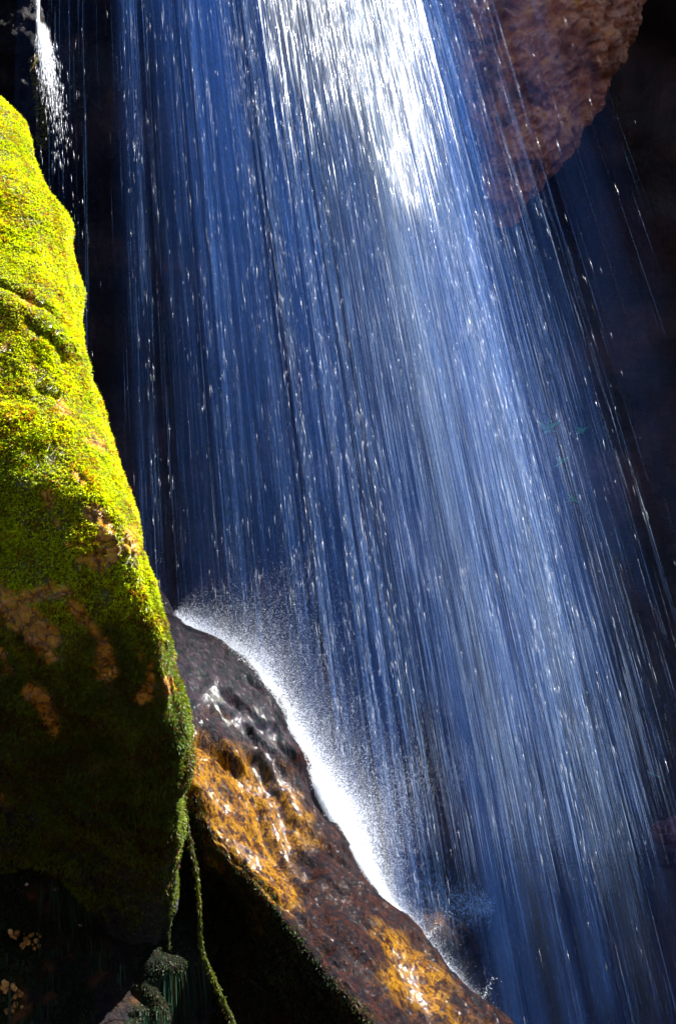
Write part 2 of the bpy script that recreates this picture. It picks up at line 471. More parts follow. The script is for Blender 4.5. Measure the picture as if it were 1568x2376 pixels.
BARE = [([(222, 1190), (245, 1230), (255, 1285), (225, 1300)], 26), ([(300, 1235), (312, 1265)], 17), ([(190, 1300), (215, 1290)], 12),
        ([(10, 1400), (60, 1440), (100, 1480)], 38), ([(60, 1385), (150, 1370)], 20), ([(160, 1400), (215, 1450), (250, 1510)], 15), ([(240, 1490), (245, 1560)], 20), ([(100, 1490), (118, 1520)], 18),
        ([(322, 1500), (330, 1540)], 6), ([(345, 1540), (350, 1575), (335, 1620)], 13), ([(385, 1580), (392, 1590)], 13), ([(310, 1130), (318, 1155)], 10), ([(215, 1025), (232, 1030)], 12),
        ([(140, 935), (155, 955)], 11), ([(75, 843), (80, 850)], 6), ([(10, 800), (15, 805)], 6), ([(65, 1050), (68, 1055)], 6), ([(70, 1600), (105, 1640), (125, 1690)], 20), ([(10, 1520), (15, 1560)], 12), ([(0, 1850), (30, 1900)], 14), ([(60, 1870), (75, 1900)], 9),
        ([(110, 1145), (120, 1190), (140, 1220)], 9), ([(180, 1100), (190, 1120)], 6), ([(55, 690), (75, 705)], 8), ([(195, 810), (200, 820)], 7)]
def bare_mask(x, y, P):
    d = np.full(len(x), 1e9)
    for pts, r in BARE:
        d = np.minimum(d, seg_dist(x, y, pts) - r)
    n = 14 * fbm(P, 14, 3, 11)
    return (d + n)          # <0 is bare

def disp_boulder(P, Nv):
    x, y = proj(P)
    d = 0.036 * fbm(P, 1.8, 4, 3) + 0.012 * fbm(P, 9, 3, 5)
    for c in CRACKS:
        d -= 0.036 * np.exp(-(seg_dist(x, y, c) / 9.0) ** 2)
    d += 0.03 * np.exp(-(seg_dist(x, y, [(20, 720), (100, 765), (140, 810)]) / 30) ** 2)
    bm = np.clip(-bare_mask(x, y, P) / 6, 0, 1); ca, la = cells(P, 16, 31)
    d += bm * (-0.006 + 0.016 * la * np.sqrt(ca) + 0.010 * ridged(P, 30, 2, 3))
    # drooping folds low on the rock
    d += 0.03 * np.clip((y - 1250) / 300, 0, 1) * fbm(P * np.array([1, 1, 0.35]), 5, 2, 8)
    return d
boulder = empty("mossy_boulder", tuple(at(0, 1900, 4.3)), label="tall boulder at the left coated in bright yellow-green moss with bare ochre patches", cat="boulder")
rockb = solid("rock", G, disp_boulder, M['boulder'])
put(rockb); keep(rockb, boulder)

def mesh_tris(o):
    me = o.data
    v = np.zeros(len(me.vertices) * 3, np.float32); me.vertices.foreach_get("co", v)
    me.calc_loop_triangles()
    t = np.zeros(len(me.loop_triangles) * 3, np.int32); me.loop_triangles.foreach_get("vertices", t)
    return v.reshape(-1, 3).astype(float), t.reshape(-1, 3)

V, T = mesh_tris(rockb)
Vw = V
x, y = proj(Vw)
mb = np.clip((bare_mask(x, y, Vw) + 4) / 8, 0, 1)
point_attr(rockb, "moss", mb)
point_attr(rockb, "underside_shade", np.clip((y - 1720 - 160 * fbm(Vw, 6, 2, 44)) / 120, 0, 1))  # boulder's underside darkened, its shade put into the rock colour

def scatter(V, T, n, weight=None):
    a = V[T]
    cr_ = np.cross(a[:, 1] - a[:, 0], a[:, 2] - a[:, 0])
    ar = np.linalg.norm(cr_, axis=1)
    nn = norm(cr_)
    ce = a.mean(1)
    x, y = proj(ce)
    view = norm(CAM - ce)
    w = ar * (x > -150) * (x < W + 150) * (y > -100) * (y < H + 120) * ((nn * view).sum(1) > -0.35)
    w = w * np.clip(0.35 + (nn * view).sum(1), 0.25, 1)
    if weight is not None: w = w * weight(ce, x, y, nn)
    w = w / w.sum()
    idx = rng.choice(len(T), n, p=w)
    r1 = np.sqrt(rng.random(n)); r2 = rng.random(n)
    b = a[idx]
    p = b[:, 0] * (1 - r1)[:, None] + b[:, 1] * (r1 * (1 - r2))[:, None] + b[:, 2] * (r1 * r2)[:, None]
    return p, nn[idx]

def tufts(name, p, n, size, leaves, cols, mat, droop=0.35, spread=0.8, aspect=0.42):
    """each tuft: a few pointed leaves"""
    k = len(p); m = k * leaves
    P = np.repeat(p, leaves, 0); Nn = np.repeat(n, leaves, 0)
    d = norm(Nn * 0.75 + rng.normal(size=(m, 3)) * spread * 0.6 + np.array([0, 0, -droop]))
    s = np.repeat(size, leaves) * rng.uniform(0.6, 1.25, m)
    side = norm(np.cross(d, rng.normal(size=(m, 3))))
    bend = np.array([0, 0, -1.0]) * (s * droop * 0.5)[:, None]
    a = P + side * (s * aspect * 0.5)[:, None] + d * (s * 0.12)[:, None]
    b = P - side * (s * aspect * 0.5)[:, None] + d * (s * 0.12)[:, None]
    tip = P + d * s[:, None] + bend
    V = np.stack([a, b, tip], 1).reshape(-1, 3)
    T = np.arange(m * 3).reshape(-1, 3)
    o = mesh_np(name, V, T, mat, smooth=False)
    point_attr(o, "tint", np.repeat(np.repeat(cols, leaves, 0), 3, 0))
    return o

def moss_cols(p, bright, dark, brown, kb=0.12):
    f = np.clip(0.5 + 0.9 * fbm(p, 5, 3, 21) + rng.normal(0, 0.18, len(p)), 0, 1)[:, None]
    c = np.array(dark) * (1 - f) + np.array(bright) * f
    isb = (rng.random(len(p)) < kb * (1 + 2 * (fbm(p, 7, 2, 31) > 0.15)))[:, None]
    return np.where(isb, np.array(brown), c) * rng.uniform(0.75, 1.2, (len(p), 1))

p, n = scatter(V, T, 230000)
x, y = proj(p)
keepm = bare_mask(x, y, p) > np.where(rng.random(len(p)) < 0.05, -99, rng.uniform(-7, 8, len(p)))
keepm &= rng.random(len(p)) < np.clip(0.9 + 1.4 * fbm(p, 11, 2, 41), 0.45, 1) * np.clip((2120 + 160 * fbm(p, 6, 2, 44) - y) / 200, 0.0, 1)
p, n = p[keepm], n[keepm]
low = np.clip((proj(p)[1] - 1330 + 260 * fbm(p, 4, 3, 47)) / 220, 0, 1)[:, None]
mc = moss_cols(p, (0.60, 0.66, 0.002), (0.38, 0.48, 0.002), (0.38, 0.19, 0.006)) * (1 - low) + low * moss_cols(p, (0.15, 0.21, 0.003), (0.06, 0.11, 0.004), (0.10, 0.05, 0.006), 0.18)  # lower moss greener, and darkened so the shade sits in its tint
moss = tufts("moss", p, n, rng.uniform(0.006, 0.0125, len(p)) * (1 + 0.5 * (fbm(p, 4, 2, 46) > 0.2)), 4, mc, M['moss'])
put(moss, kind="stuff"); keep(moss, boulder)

# --- lower rock below the boulder (shaded hollow, hummocks)
lower = empty("lower_rock", tuple(at(100, 2500, 4.3)), label="dark mossy rock in the shade under the big mossy boulder, lower left corner", cat="rock")
rows = []
for y, xr, Yf in [(1800, 300, 5.2), (1900, 400, 5.2), (1980, 420, 5.1), (2060, 425, 4.95), (2130, 425, 4.85), (2200, 435, 4.78), (2280, 455, 4.7), (2376, 490, 4.65), (2520, 540, 4.6), (2800, 580, 4.6)]:
    h = 0.25 * math.exp(-((y - 2040) / 60.0) ** 2)
    rows.append((y, [(xr - 20, Yf + 0.9), (xr, Yf + 0.35), (xr - 40, Yf + 0.1), (xr - 150, Yf), (xr - 330, Yf - 0.12 - h), (-150, Yf - 0.15 - h), (-600, Yf + 0.4), (-700, Yf + 1.4), (-200, Yf + 1.6)]))
G = loft(rows, 200, 170)
def disp_lower(P, Nv):
    x, y = proj(P)
    d = 0.10 * fbm(P, 2.2, 4, 13) + 0.03 * ridged(P, 6, 3, 2)
    d -= 0.25 * np.exp(-(((x - 330) / 90) ** 2 + ((y - 1960) / 90) ** 2))
    d += 0.10 * np.exp(-(((x - 200) / 90) ** 2 + ((y - 2040) / 40) ** 2))
    d += 0.10 * np.exp(-(((x - 400) / 55) ** 2 + ((y - 2250) / 60) ** 2))
    d -= 0.10 * np.exp(-(seg_dist(x, y, [(-40, 2060), (90, 2075), (180, 2070)]) / 16) ** 2)
    return d
rockl = solid("rock", G, disp_lower, M['dark'])
put(rockl); keep(rockl, lower)
Vl, Tl = mesh_tris(rockl)
point_attr(rockl, "moss", np.clip(0.55 + 2.2 * fbm(Vl, 5, 3, 17), 0, 1))
p, n = scatter(Vl, Tl, 30000, lambda c, x, y, nn: (x < 620) * np.clip(0.2 + (y - 1950) / 300, 0.15, 1))
sel = fbm(p, 5, 3, 17) > -0.2
p, n = p[sel], n[sel]
o = tufts("moss", p, n, rng.uniform(0.006, 0.012, len(p)), 4, moss_cols(p, (0.04, 0.06, 0.015), (0.014, 0.032, 0.014), (0.05, 0.03, 0.01)), M['moss'], droop=0.7)
put(o, kind="stuff"); keep(o, lower)

# --- wet slab
ridge = [(1330, 330, 6.25), (1400, 380, 6.1), (1440, 405, 6.02), (1490, 470, 5.95), (1545, 545, 5.88), (1590, 590, 5.82), (1650, 640, 5.74), (1700, 668, 5.68), (1740, 690, 5.62), (1820, 726, 5.52), (1890, 760, 5.44), (1950, 795, 5.36), (2010, 832, 5.28), (2060, 868, 5.22), (2110, 905, 5.16), (2170, 962, 5.08), (2230, 1010, 5.0), (2290, 1062, 4.93), (2376, 1142, 4.83), (2500, 1260, 4.7), (2750, 1500, 4.4)]
fold = np.array([(1330, 250), (1600, 380), (1750, 420), (1850, 440), (1900, 470), (1960, 500), (2020, 560), (2080, 630), (2140, 670), (2200, 715), (2290, 790), (2376, 860), (2500, 960), (2750, 1150)])
rows = []
for y, xr, Yr in ridge:
    xe = np.interp(y, fold[:, 0], fold[:, 1])
    w = xr - xe
    Ye = Yr - 0.32 - 0.15 * (w / 300)
    rows.append((y, [(xr - 30, Yr + 0.55), (xr, Yr + 0.12), (xr - 0.10 * w, Yr - 0.03), (xr - 0.45 * w, Yr - 0.20), (xe + 0.2 * w, Ye + 0.06), (xe, Ye), (xe - 45, Ye + 0.10), (xe - 160, Ye + 0.42), (xe - 420, Ye + 0.75), (xe - 300, Yr + 1.1), (xe, Yr + 1.1)]))
G = loft(rows, 300, 300)
def disp_slab(P, Nv):
    x, y = proj(P)
    along = P @ norm(np.array([1.55, -1.1, -1.9]))
    q = P - along[:, None] * norm(np.array([1.55, -1.1, -1.9])) * 0.62
    ca, la = cells(q, 5.5, 14); cb, lb = cells(q, 15, 15)
    d = 0.05 * fbm(P, 1.7, 3, 23) + 0.022 * fbm(q, 6, 4, 25) + 0.010 * ridged(q, 16, 3, 6) + 0.05 * la * np.sqrt(ca) + 0.016 * lb * np.sqrt(cb)
    for c, dd, ww in [([(470, 1720), (560, 1800), (620, 1930), (700, 2060)], 0.05, 12), ([(600, 1760), (650, 1850), (690, 1980), (720, 2030)], 0.06, 16), ([(440, 1560), (560, 1640), (700, 1790), (770, 1900)], 0.03, 10), ([(560, 2010), (650, 2090), (760, 2200)], 0.04, 14)]:
        d -= dd * np.exp(-(seg_dist(x, y, c) / ww) ** 2)
    return d
slab = empty("wet_slab", tuple(at(700, 2600, 5.2)), label="sloping wet golden-brown rock slab below the splashing water, beside the mossy boulder", cat="rock")
rocks = solid("rock", G, disp_slab, M['slab'])
put(rocks); keep(rocks, slab)
Vs, Ts = mesh_tris(rocks)
sx_, sy_ = proj(Vs); nz_ = fbm(Vs, 5, 4, 71)
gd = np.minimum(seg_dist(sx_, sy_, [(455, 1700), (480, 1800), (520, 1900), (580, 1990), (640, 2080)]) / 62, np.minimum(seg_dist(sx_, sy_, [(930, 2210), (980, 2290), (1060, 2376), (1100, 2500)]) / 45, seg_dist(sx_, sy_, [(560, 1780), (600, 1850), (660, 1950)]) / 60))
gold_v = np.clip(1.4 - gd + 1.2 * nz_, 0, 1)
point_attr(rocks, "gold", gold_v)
film_v = np.clip(1.6 - seg_dist(sx_, sy_, [(400, 1450), (470, 1560), (560, 1640), (640, 1700)]) / 75 + 0.9 * fbm(Vs, 4, 3, 72), 0, 1)
film_v = np.maximum(film_v, np.clip(1.2 - seg_dist(sx_, sy_, [(455, 1640), (540, 1700), (640, 1790), (720, 1830), (770, 1900)]) / 16 + 0.6 * nz_, 0, 0.8))
point_attr(rocks, "film", film_v)
wet = np.full(len(sx_), 9.0)
for pts_, rr_ in [([(600, 1765), (640, 1830), (665, 1880)], 26), ([(640, 1900), (665, 1960), (700, 2030)], 28), ([(495, 1610), (530, 1660), (560, 1680)], 18), ([(590, 1660), (630, 1700)], 16), ([(500, 1950), (540, 1970), (590, 2000)], 18), ([(540, 1750), (570, 1830)], 9), ([(450, 1690), (465, 1720)], 12), ([(930, 2230), (960, 2300), (990, 2350)], 16), ([(480, 1830), (520, 1880)], 12)]:
    wet = np.minimum(wet, seg_dist(sx_, sy_, pts_) / rr_)
point_attr(rocks, "wet", np.clip(1.45 - wet + 0.6 * nz_, 0, 1))
def wslab(c, x, y, nn):
    xe = np.interp(y, fold[:, 0], fold[:, 1])
    return (x < xe + 6 + 45 * fbm(c, 4.5, 3, 3)) * (y > 1845) * 1.0
p, n = scatter(Vs, Ts, 26000, wslab)
o = tufts("moss", p, n, rng.uniform(0.006, 0.013, len(p)), 4, moss_cols(p, (0.05, 0.075, 0.012), (0.014, 0.028, 0.010), (0.04, 0.025, 0.008)), M['moss'], droop=0.6)
put(o, kind="stuff"); keep(o, slab)

# --- overhanging brown boulder, upper right
rows = []
for y, xl, xr, Yf in [(-330, 990, 1650, 8.80), (-230, 1010, 1610, 8.75), (-100, 1035, 1540, 8.75), (0, 1050, 1487, 8.80), (100, 1075, 1440, 8.86), (190, 1092, 1392, 8.93), (290, 1108, 1350, 9.02), (360, 1125, 1308, 9.12), (425, 1140, 1255, 9.22), (470, 1150, 1215, 9.35), (500, 1160, 1190, 9.50)]:
    w = xr - xl
    rows.append((y, [(xr - 10, Yf + 0.6), (xr, Yf + 0.3), (xr - 0.12 * w, Yf + 0.10), (xr - 0.35 * w, Yf), (xl + 0.35 * w, Yf - 0.03), (xl + 0.1 * w, Yf + 0.08), (xl, Yf + 0.3), (xl + 10, Yf + 0.9), (xr - 0.4 * w, Yf + 1.4)]))
G = loft(rows, 260, 260)
def disp_brown(P, Nv):
    c1, l1 = cells(P * np.array([1, 1, 1.3]), 2.2, 5)
    c2, l2 = cells(P, 6.5, 6)
    return 0.07 * fbm(P, 1.5, 4, 33) + 0.17 * l1 * np.sqrt(c1) + 0.06 * l2 * np.sqrt(c2) + 0.03 * ridged(P, 9, 4, 8) + 0.03 * cells(P, 15, 7)[1]
brown = solid("hanging_rock", G, disp_brown, M['brown'])
put(brown, label="reddish brown craggy rock hanging down at the upper right behind the falling water", cat="rock")

# --- dark rock column upper left
rows = []
for y, xr, Yf in [(-400, 60, 8.45), (-150, 76, 8.48), (0, 84, 8.50), (70, 86, 8.50), (130, 78, 8.52), (180, 84, 8.55), (240, 98, 8.55), (320, 102, 8.60), (420, 112, 8.60), (600, 120, 8.60), (900, 140, 8.60)]:
    rows.append((y, [(xr - 20, Yf + 0.8), (xr, Yf + 0.25), (xr - 25, Yf + 0.06), (xr - 120, Yf), (-200, Yf), (-420, Yf + 0.3), (-450, Yf + 1.0), (-150, Yf + 1.2)]))
G = loft(rows, 150, 170)
pil = empty("dark_rock", tuple(at(0, 900, 7.6)), label="black wet rock column in the upper left corner above the mossy boulder", cat="rock")
rp = solid("rock", G, lambda P, Nv: 0.07 * fbm(P, 2.2, 4, 43) + 0.03 * ridged(P, 7, 3, 9), M['pillar'])
put(rp); keep(rp, pil)
Vp, Tp = mesh_tris(rp)
p, n = scatter(Vp, Tp, 2500, lambda c, x, y, nn: (seg_dist(x, y, [(80, 140), (86, 190), (96, 240), (100, 330)]) < 14) * 1.0)
o = tufts("moss", p, n, rng.uniform(0.014, 0.026, len(p)), 4, moss_cols(p, (0.22, 0.22, 0.01), (0.12, 0.10, 0.01), (0.16, 0.07, 0.02)), M['moss'])
put(o, kind="stuff"); keep(o, pil)

# --- rocks seen dimly through the water
def small_rock(name, label, cx, cy, Y, wpx, hpx, dep, seed, mat):
    rows = []
    for t in np.linspace(-1, 1, 9):
        r = math.sqrt(max(0.02, 1 - t * t))
        rows.append((cy + t * hpx, [(cx + wpx * r * math.cos(a), Y - dep * r * math.sin(a)) for a in np.linspace(0, 2 * math.pi, 9)[:-1]]))
    G = loft(rows, 60, 50)
    o = solid(name, G, lambda P, Nv: 0.06 * fbm(P, 2.5, 4, seed) + 0.03 * ridged(P, 6, 3, seed), mat)
    return put(o, label=label, cat="rock")
small_rock("sunken_rock", "rounded dark rock veiled by mist just behind the foot of the wet slab", 985, 2210, 6.9, 120, 85, 0.3, 51, M['dark'])
small_rock("rock_ledge", "long low rock ledge at the lower right behind the falling water", 1420, 1975, 8.3, 230, 22, 0.35, 52, M['cave'])
small_rock("ledge_stone", "small reddish stone at the right edge beside the low rock ledge", 1560, 1935, 7.7, 42, 26, 0.15, 53, M['ledge'])

# ------------------------------------------------------------------ falling water
cols_ = np.array([100, 255, 300, 500, 700, 850, 950, 1050, 1150, 1300, 1450, 1568], float)
rows_ = np.array([0, 400, 800, 1200, 1600, 2000, 2376], float)
TAB = np.array([[.01, .02, .26, .45, .80, 1.0, .90, .36, .08, .01, 0, 0],
                [.01, .01, .15, .36, .50, .75, .95, .58, .20, .06, .01, 0],
                [.01, .01, .08, .24, .34, .46, .70, .58, .36, .14, .03, .00],
                [.00, .01, .05, .18, .22, .30, .46, .52, .45, .26, .05, .01],
                [.00, .00, .04, .18, .24, .30, .36, .46, .50, .36, .16, .06],
                [.00, .00, .00, .08, .22, .30, .34, .38, .42, .38, .28, .18],
                [.00, .00, .00, .06, .16, .24, .30, .34, .38, .40, .38, .34]])
def dens(x, y):
    yi = np.interp(np.clip(y, 0, 2376), rows_, np.arange(7)); i = np.minimum(yi.astype(int), 5); f = yi - i
    xi = np.interp(np.clip(x, 100, 1568), cols_, np.arange(12)); j = np.minimum(xi.astype(int), 10); g = xi - j
    return (TAB[i, j] * (1 - g) + TAB[i, j + 1] * g) * (1 - f) + (TAB[i + 1, j] * (1 - g) + TAB[i + 1, j + 1] * g) * f
A_, B_ = -0.0392, 0.000297
def x_of(x0, y): return x0 + (A_ + B_ * x0) * y
def x0_of(x, y): return (x - A_ * y) / (1 + B_ * y)
def Y_of(y, off):   # the fall leans towards the viewer on its way down
    return 7.05 - 0.00022 * (y + 400) + off

fall = empty("waterfall", tuple(at(900, 2600, 6.5)), label="tall white and blue waterfall fanning out from the top centre to the lower right", cat="waterfall")
for k, off in enumerate((-0.28, 0.05, 0.4, 0.62)):
    x0 = np.linspace(40, 1330, 200); yy = np.linspace(-560, 2750, 60)
    X0, YY = np.meshgrid(x0, yy)
    wob = 0.05 * np.sin(X0 * 0.021 + k * 2.1) + 0.035 * np.sin(X0 * 0.053 + k)
    Pv = at(x_of(X0, YY), YY, Y_of(YY, off + wob)).reshape(-1, 3)
    o = mesh_np("water_veil" if k < 3 else "mist", Pv, grid_faces(60, 200, False), M['veil'] if k < 3 else M['mist'])
    dv = dens(x_of(X0, YY).ravel(), YY.ravel()); dv = np.where(dv > 0.45, 0.45 - 0.35 * (dv - 0.45), dv)
    point_attr(o, "dens", dv)
    uvl = o.data.uv_layers.new(name="UVMap")
    li = np.zeros(len(o.data.loops), np.int32); o.data.loops.foreach_get("vertex_index", li)
    uvs = np.stack([X0.ravel() / 1000 + k * 3.7, YY.ravel() / 1000 + k * 1.9], -1)[li]
    uvl.data.foreach_set("uv", uvs.astype(np.float32).ravel())
    put(o); keep(o, fall)

def bundle(x0):
    q = np.stack([x0, 0 * x0, 0 * x0], -1)
    return np.exp(2.6 * fbm(q, 0.018, 3, 61)) * np.clip(0.6 + 1.3 * fbm(q, 0.09, 2, 62), 0.08, 2)

def strands(name, P0, P1, r, mat):
    """thin spindle-shaped threads of water"""
    m = len(P0)
    d = norm(P1 - P0)
    a = norm(np.cross(d, np.array([0.3, 1, 0.1]))); b = np.cross(d, a)
    Mid = P0 * 0.35 + P1 * 0.65
    R = []
    for t in (0, 2 * math.pi / 3, 4 * math.pi / 3):
        R.append(Mid + (a * math.cos(t) + b * math.sin(t)) * r[:, None])
    V = np.stack([P0, *R, P1], 1).reshape(-1, 3)
    base = (np.arange(m) * 5)[:, None]
    T = np.concatenate([base + np.array(t) for t in ((0, 1, 2), (0, 2, 3), (0, 3, 1), (4, 2, 1), (4, 3, 2), (4, 1, 3))])
    return mesh_np(name, V, T, mat)

def gen_streaks(n, lmin, lmax, wmin, wmax, power, top_only=False):
    x = rng.uniform(60, 1640, n * 8); y = rng.uniform(-450, 2650, n * 8)
    x0 = x0_of(x, y)
    grid = np.linspace(-200, 1500, 4000); bt = bundle(grid); bt /= np.mean(bt)
    w = dens(x, y) ** power * np.interp(x0, grid, bt) ** np.where(dens(x, y) > 0.6, 0.3, 1)
    idx = rng.choice(len(x), n, replace=False, p=w / w.sum())
    x0, y = x0[idx], y[idx]
    L = rng.uniform(lmin, lmax, n) * rng.uniform(0.3, 1, n)
    off = np.clip(rng.normal(0.2, 0.26, n), -0.4, 0.8)
    jx = rng.normal(0, 2, n)
    P0 = at(x_of(x0, y - L / 2), y - L / 2, Y_of(y - L / 2, off))
    P1 = at(x_of(x0, y + L / 2) + jx * 0.3, y + L / 2, Y_of(y + L / 2, off))
    r = rng.uniform(wmin, wmax, n) * 0.0027
    return P0, P1, r
P0, P1, r = gen_streaks(16000, 160, 700, 0.05, 0.17, 1.1)
o = strands("water_threads", P0, P1, r, M['thread']); put(o, kind="stuff"); keep(o, fall)
P0, P1, r = gen_streaks(8000, 5, 60, 0.05, 0.28, 1.0)
o = strands("falling_drops", P0, P1, r, M['water']); put(o, kind="stuff"); keep(o, fall)
# thick heart of the fall
n = 17000
x0 = np.clip(rng.normal(785, 110, n), 600, 975); y = -520 + 1000 * rng.random(n) ** 1.3
lim = 110 + 310 * np.exp(-((x0 - 850) / 65) ** 2) + rng.normal(0, 110, n)
ok = (y < lim); x0, y = x0[ok], y[ok]; n = len(x0)
L = rng.uniform(60, 220, n); off = -0.62 + (x0 - 640) / 320 * 0.42 + rng.normal(0, 0.05, n)
o = strands("water_core", at(x_of(x0, y - L / 2), y - L / 2, Y_of(y - L / 2, off)), at(x_of(x0, y + L / 2), y + L / 2, Y_of(y + L / 2, off)), rng.uniform(0.35, 1.3, n) * 0.0027, M['water'])
put(o, kind="stuff"); keep(o, fall)

for k, o0 in enumerate((-0.55, 0.45)):
    x0 = np.linspace(480, 1160, 120); yy = np.linspace(-560, 2500, 70)
    X0, YY = np.meshgrid(x0, yy)
    Pv = at(x_of(X0, YY), YY, Y_of(YY, o0 + 0.03 * np.sin(X0 * 0.05 + k))).reshape(-1, 3)
    o = mesh_np("mist", Pv, grid_faces(70, 120, False), M['pale_mist'])
    cen_ = 800 + 90 * np.clip(YY / 1400, 0, 1); wid_ = 95 + 0.02 * np.maximum(YY, 0)
    dn_ = np.exp(-((X0 - cen_) / wid_) ** 2) * np.interp(YY, [-500, 0, 300, 700, 1200, 1700, 2300], [1, 1, 0.9, 0.62, 0.42, 0.36, 0.05])
    point_attr(o, "dens", dn_.ravel())
    uvl = o.data.uv_layers.new(name="UVMap")
    li = np.zeros(len(o.data.loops), np.int32); o.data.loops.foreach_get("vertex_index", li)
    uvl.data.foreach_set("uv", np.stack([X0.ravel() / 1000 + k * 2.3, YY.ravel() / 1000], -1)[li].astype(np.float32).ravel())
    put(o); keep(o, fall)
# finer threads round the heart, carrying on as a pale diagonal band
n = 11000
x0 = np.clip(rng.normal(815, 105, n), 540, 1100); y = -520 + 2500 * rng.random(n) ** 2.1
L = rng.uniform(80, 360, n); off = -0.5 + (x0 - 665) / 270 * 0.32 + rng.normal(0, 0.08, n)
x0 += 40 * np.clip(y / 1200, 0, 1)
o = strands("water_threads", at(x_of(x0, y - L / 2), y - L / 2, Y_of(y - L / 2, off)), at(x_of(x0, y + L / 2), y + L / 2, Y_of(y + L / 2, off)), rng.uniform(0.05, 0.24, n) * 0.0027, M['pale_thread'])
put(o, kind="stuff"); keep(o, fall)

# ------------------------------------------------------------------ splash on the slab ridge
def drops(name, p, r, mat):
    m = len(p)
    base = np.array([(1, 1, 1), (1, -1, -1), (-1, 1, -1), (-1, -1, 1)], float) / 1.2
    V = (p[:, None] + base[None] * r[:, None, None]).reshape(-1, 3)
    T = np.concatenate([(np.arange(m) * 4)[:, None] + np.array(t) for t in ((0, 1, 2), (0, 3, 1), (0, 2, 3), (1, 3, 2))])
    return mesh_np(name, V, T, mat)
rd = np.array([(400, 1432, 6.05, 10), (440, 1462, 6.0, 16), (480, 1492, 5.95, 24), (550, 1545, 5.9, 36), (595, 1585, 5.85, 34), (640, 1648, 5.78, 26), (668, 1700, 5.72, 26), (700, 1765, 5.65, 26), (735, 1830, 5.58, 32), (765, 1893, 5.52, 36), (800, 1955, 5.45, 32), (840, 2015, 5.38, 22), (890, 2085, 5.3, 10), (950, 2150, 5.2, 6), (1050, 2270, 5.1, 4), (1150, 2376, 5.0, 3)], float)
splash = empty("splash", tuple(at(650, 1700, 5.9)), label="brilliant white splash where water hits the ridge of the wet slab", cat="splash")
RC = cr(rd, 600, False); RT = norm(np.gradient(RC[:, :2], axis=0))
kk = np.exp(-(np.arange(-60, 61) / 25.0) ** 2); kk /= kk.sum()
RT = norm(np.stack([np.convolve(np.pad(RT[:, i], 60, 'edge'), kk, 'valid') for i in (0, 1)], -1))
def ridge_drops(n, spread, rmin, rmax, wpow):
    sl = np.hypot(np.gradient(RC[:, 0]), np.gradient(RC[:, 1]))
    w = np.maximum(RC[:, 3], 0.5) ** wpow * sl
    seg = rng.choice(len(RC), n, p=w / w.sum())
    c = RC[seg]; nx, ny = RT[seg, 1], -RT[seg, 0]
    e = rng.exponential(1, n) * spread * (c[:, 3] if wpow else 18) - 3
    x = c[:, 0] + nx * e + rng.normal(0, 4, n); y = c[:, 1] + ny * e + rng.normal(0, 4, n)
    Y = c[:, 2] + rng.uniform(0.03, 0.18, n) + 0.003 * np.maximum(e, 0) * rng.uniform(-1, 1.2, n)
    return at(x, y, Y), rng.uniform(rmin, rmax, n)
# lumpy white-water body running along the ridge
cc = cr(rd[:13], 260, False); tg = np.gradient(cc[:, :2], axis=0); tg = norm(tg)
rings = []
for a in np.linspace(0, 2 * math.pi, 17)[:-1]:
    rad = cc[:, 3] * 0.24
    off = rad * 0.75
    xx = cc[:, 0] + tg[:, 1] * (off + rad * math.cos(a)); yy = cc[:, 1] - tg[:, 0] * (off + rad * math.cos(a))
    rings.append(at(xx, yy, cc[:, 2] + 0.11 - rad * 0.0022 * math.sin(a)))
G = np.stack(rings, 1)
ob = solid("white_water", G, lambda P, Nv: 0.03 * fbm(P, 6, 3, 81) + 0.02 * fbm(P, 24, 3, 82), M['foam'])
put(ob); keep(ob, splash)
p, r = ridge_drops(95000, 0.46, 0.0006, 0.0024, 1)
o = drops("foam", p, r, M['water']); put(o, kind="stuff"); keep(o, splash)
# soft spray curtain leaning back from the ridge
for k in range(2):
    ee = np.linspace(-4, 190, 40); E = np.repeat(ee[:, None], 600, 1); Ck = np.repeat(RC[None], 40, 0)
    XX = Ck[..., 0] + RT[None, :, 1] * E; YY = Ck[..., 1] - RT[None, :, 0] * E
    Pm = at(XX, YY, Ck[..., 2] + 0.10 + 0.10 * k + E * (0.002 + 0.001 * k)).reshape(-1, 3)
    o = mesh_np("spray_mist", Pm, grid_faces(40, 600, False), M['spray'])
    wd = np.maximum(Ck[..., 3], 5)
    point_attr(o, "dens", (np.exp(-np.maximum(E, 0) / (0.55 * wd + 12)) * np.clip(wd / 22, 0.15, 1) * np.clip((190 - E) / 60, 0, 1) * np.clip((600 - np.arange(600)) / 60, 0, 1)[None]).ravel())
    uvl = o.data.uv_layers.new(name="UVMap")
    li = np.zeros(len(o.data.loops), np.int32); o.data.loops.foreach_get("vertex_index", li)
    uvl.data.foreach_set("uv", np.stack([XX.ravel() / 1000 + k * 1.7, YY.ravel() / 1000 + k], -1)[li].astype(np.float32).ravel())
    put(o); keep(o, splash)
p, r = ridge_drops(125000, 2.0, 0.0003, 0.0010, 0.8)
o = drops("spray", p, r, M['water']); put(o, kind="stuff"); keep(o, splash)

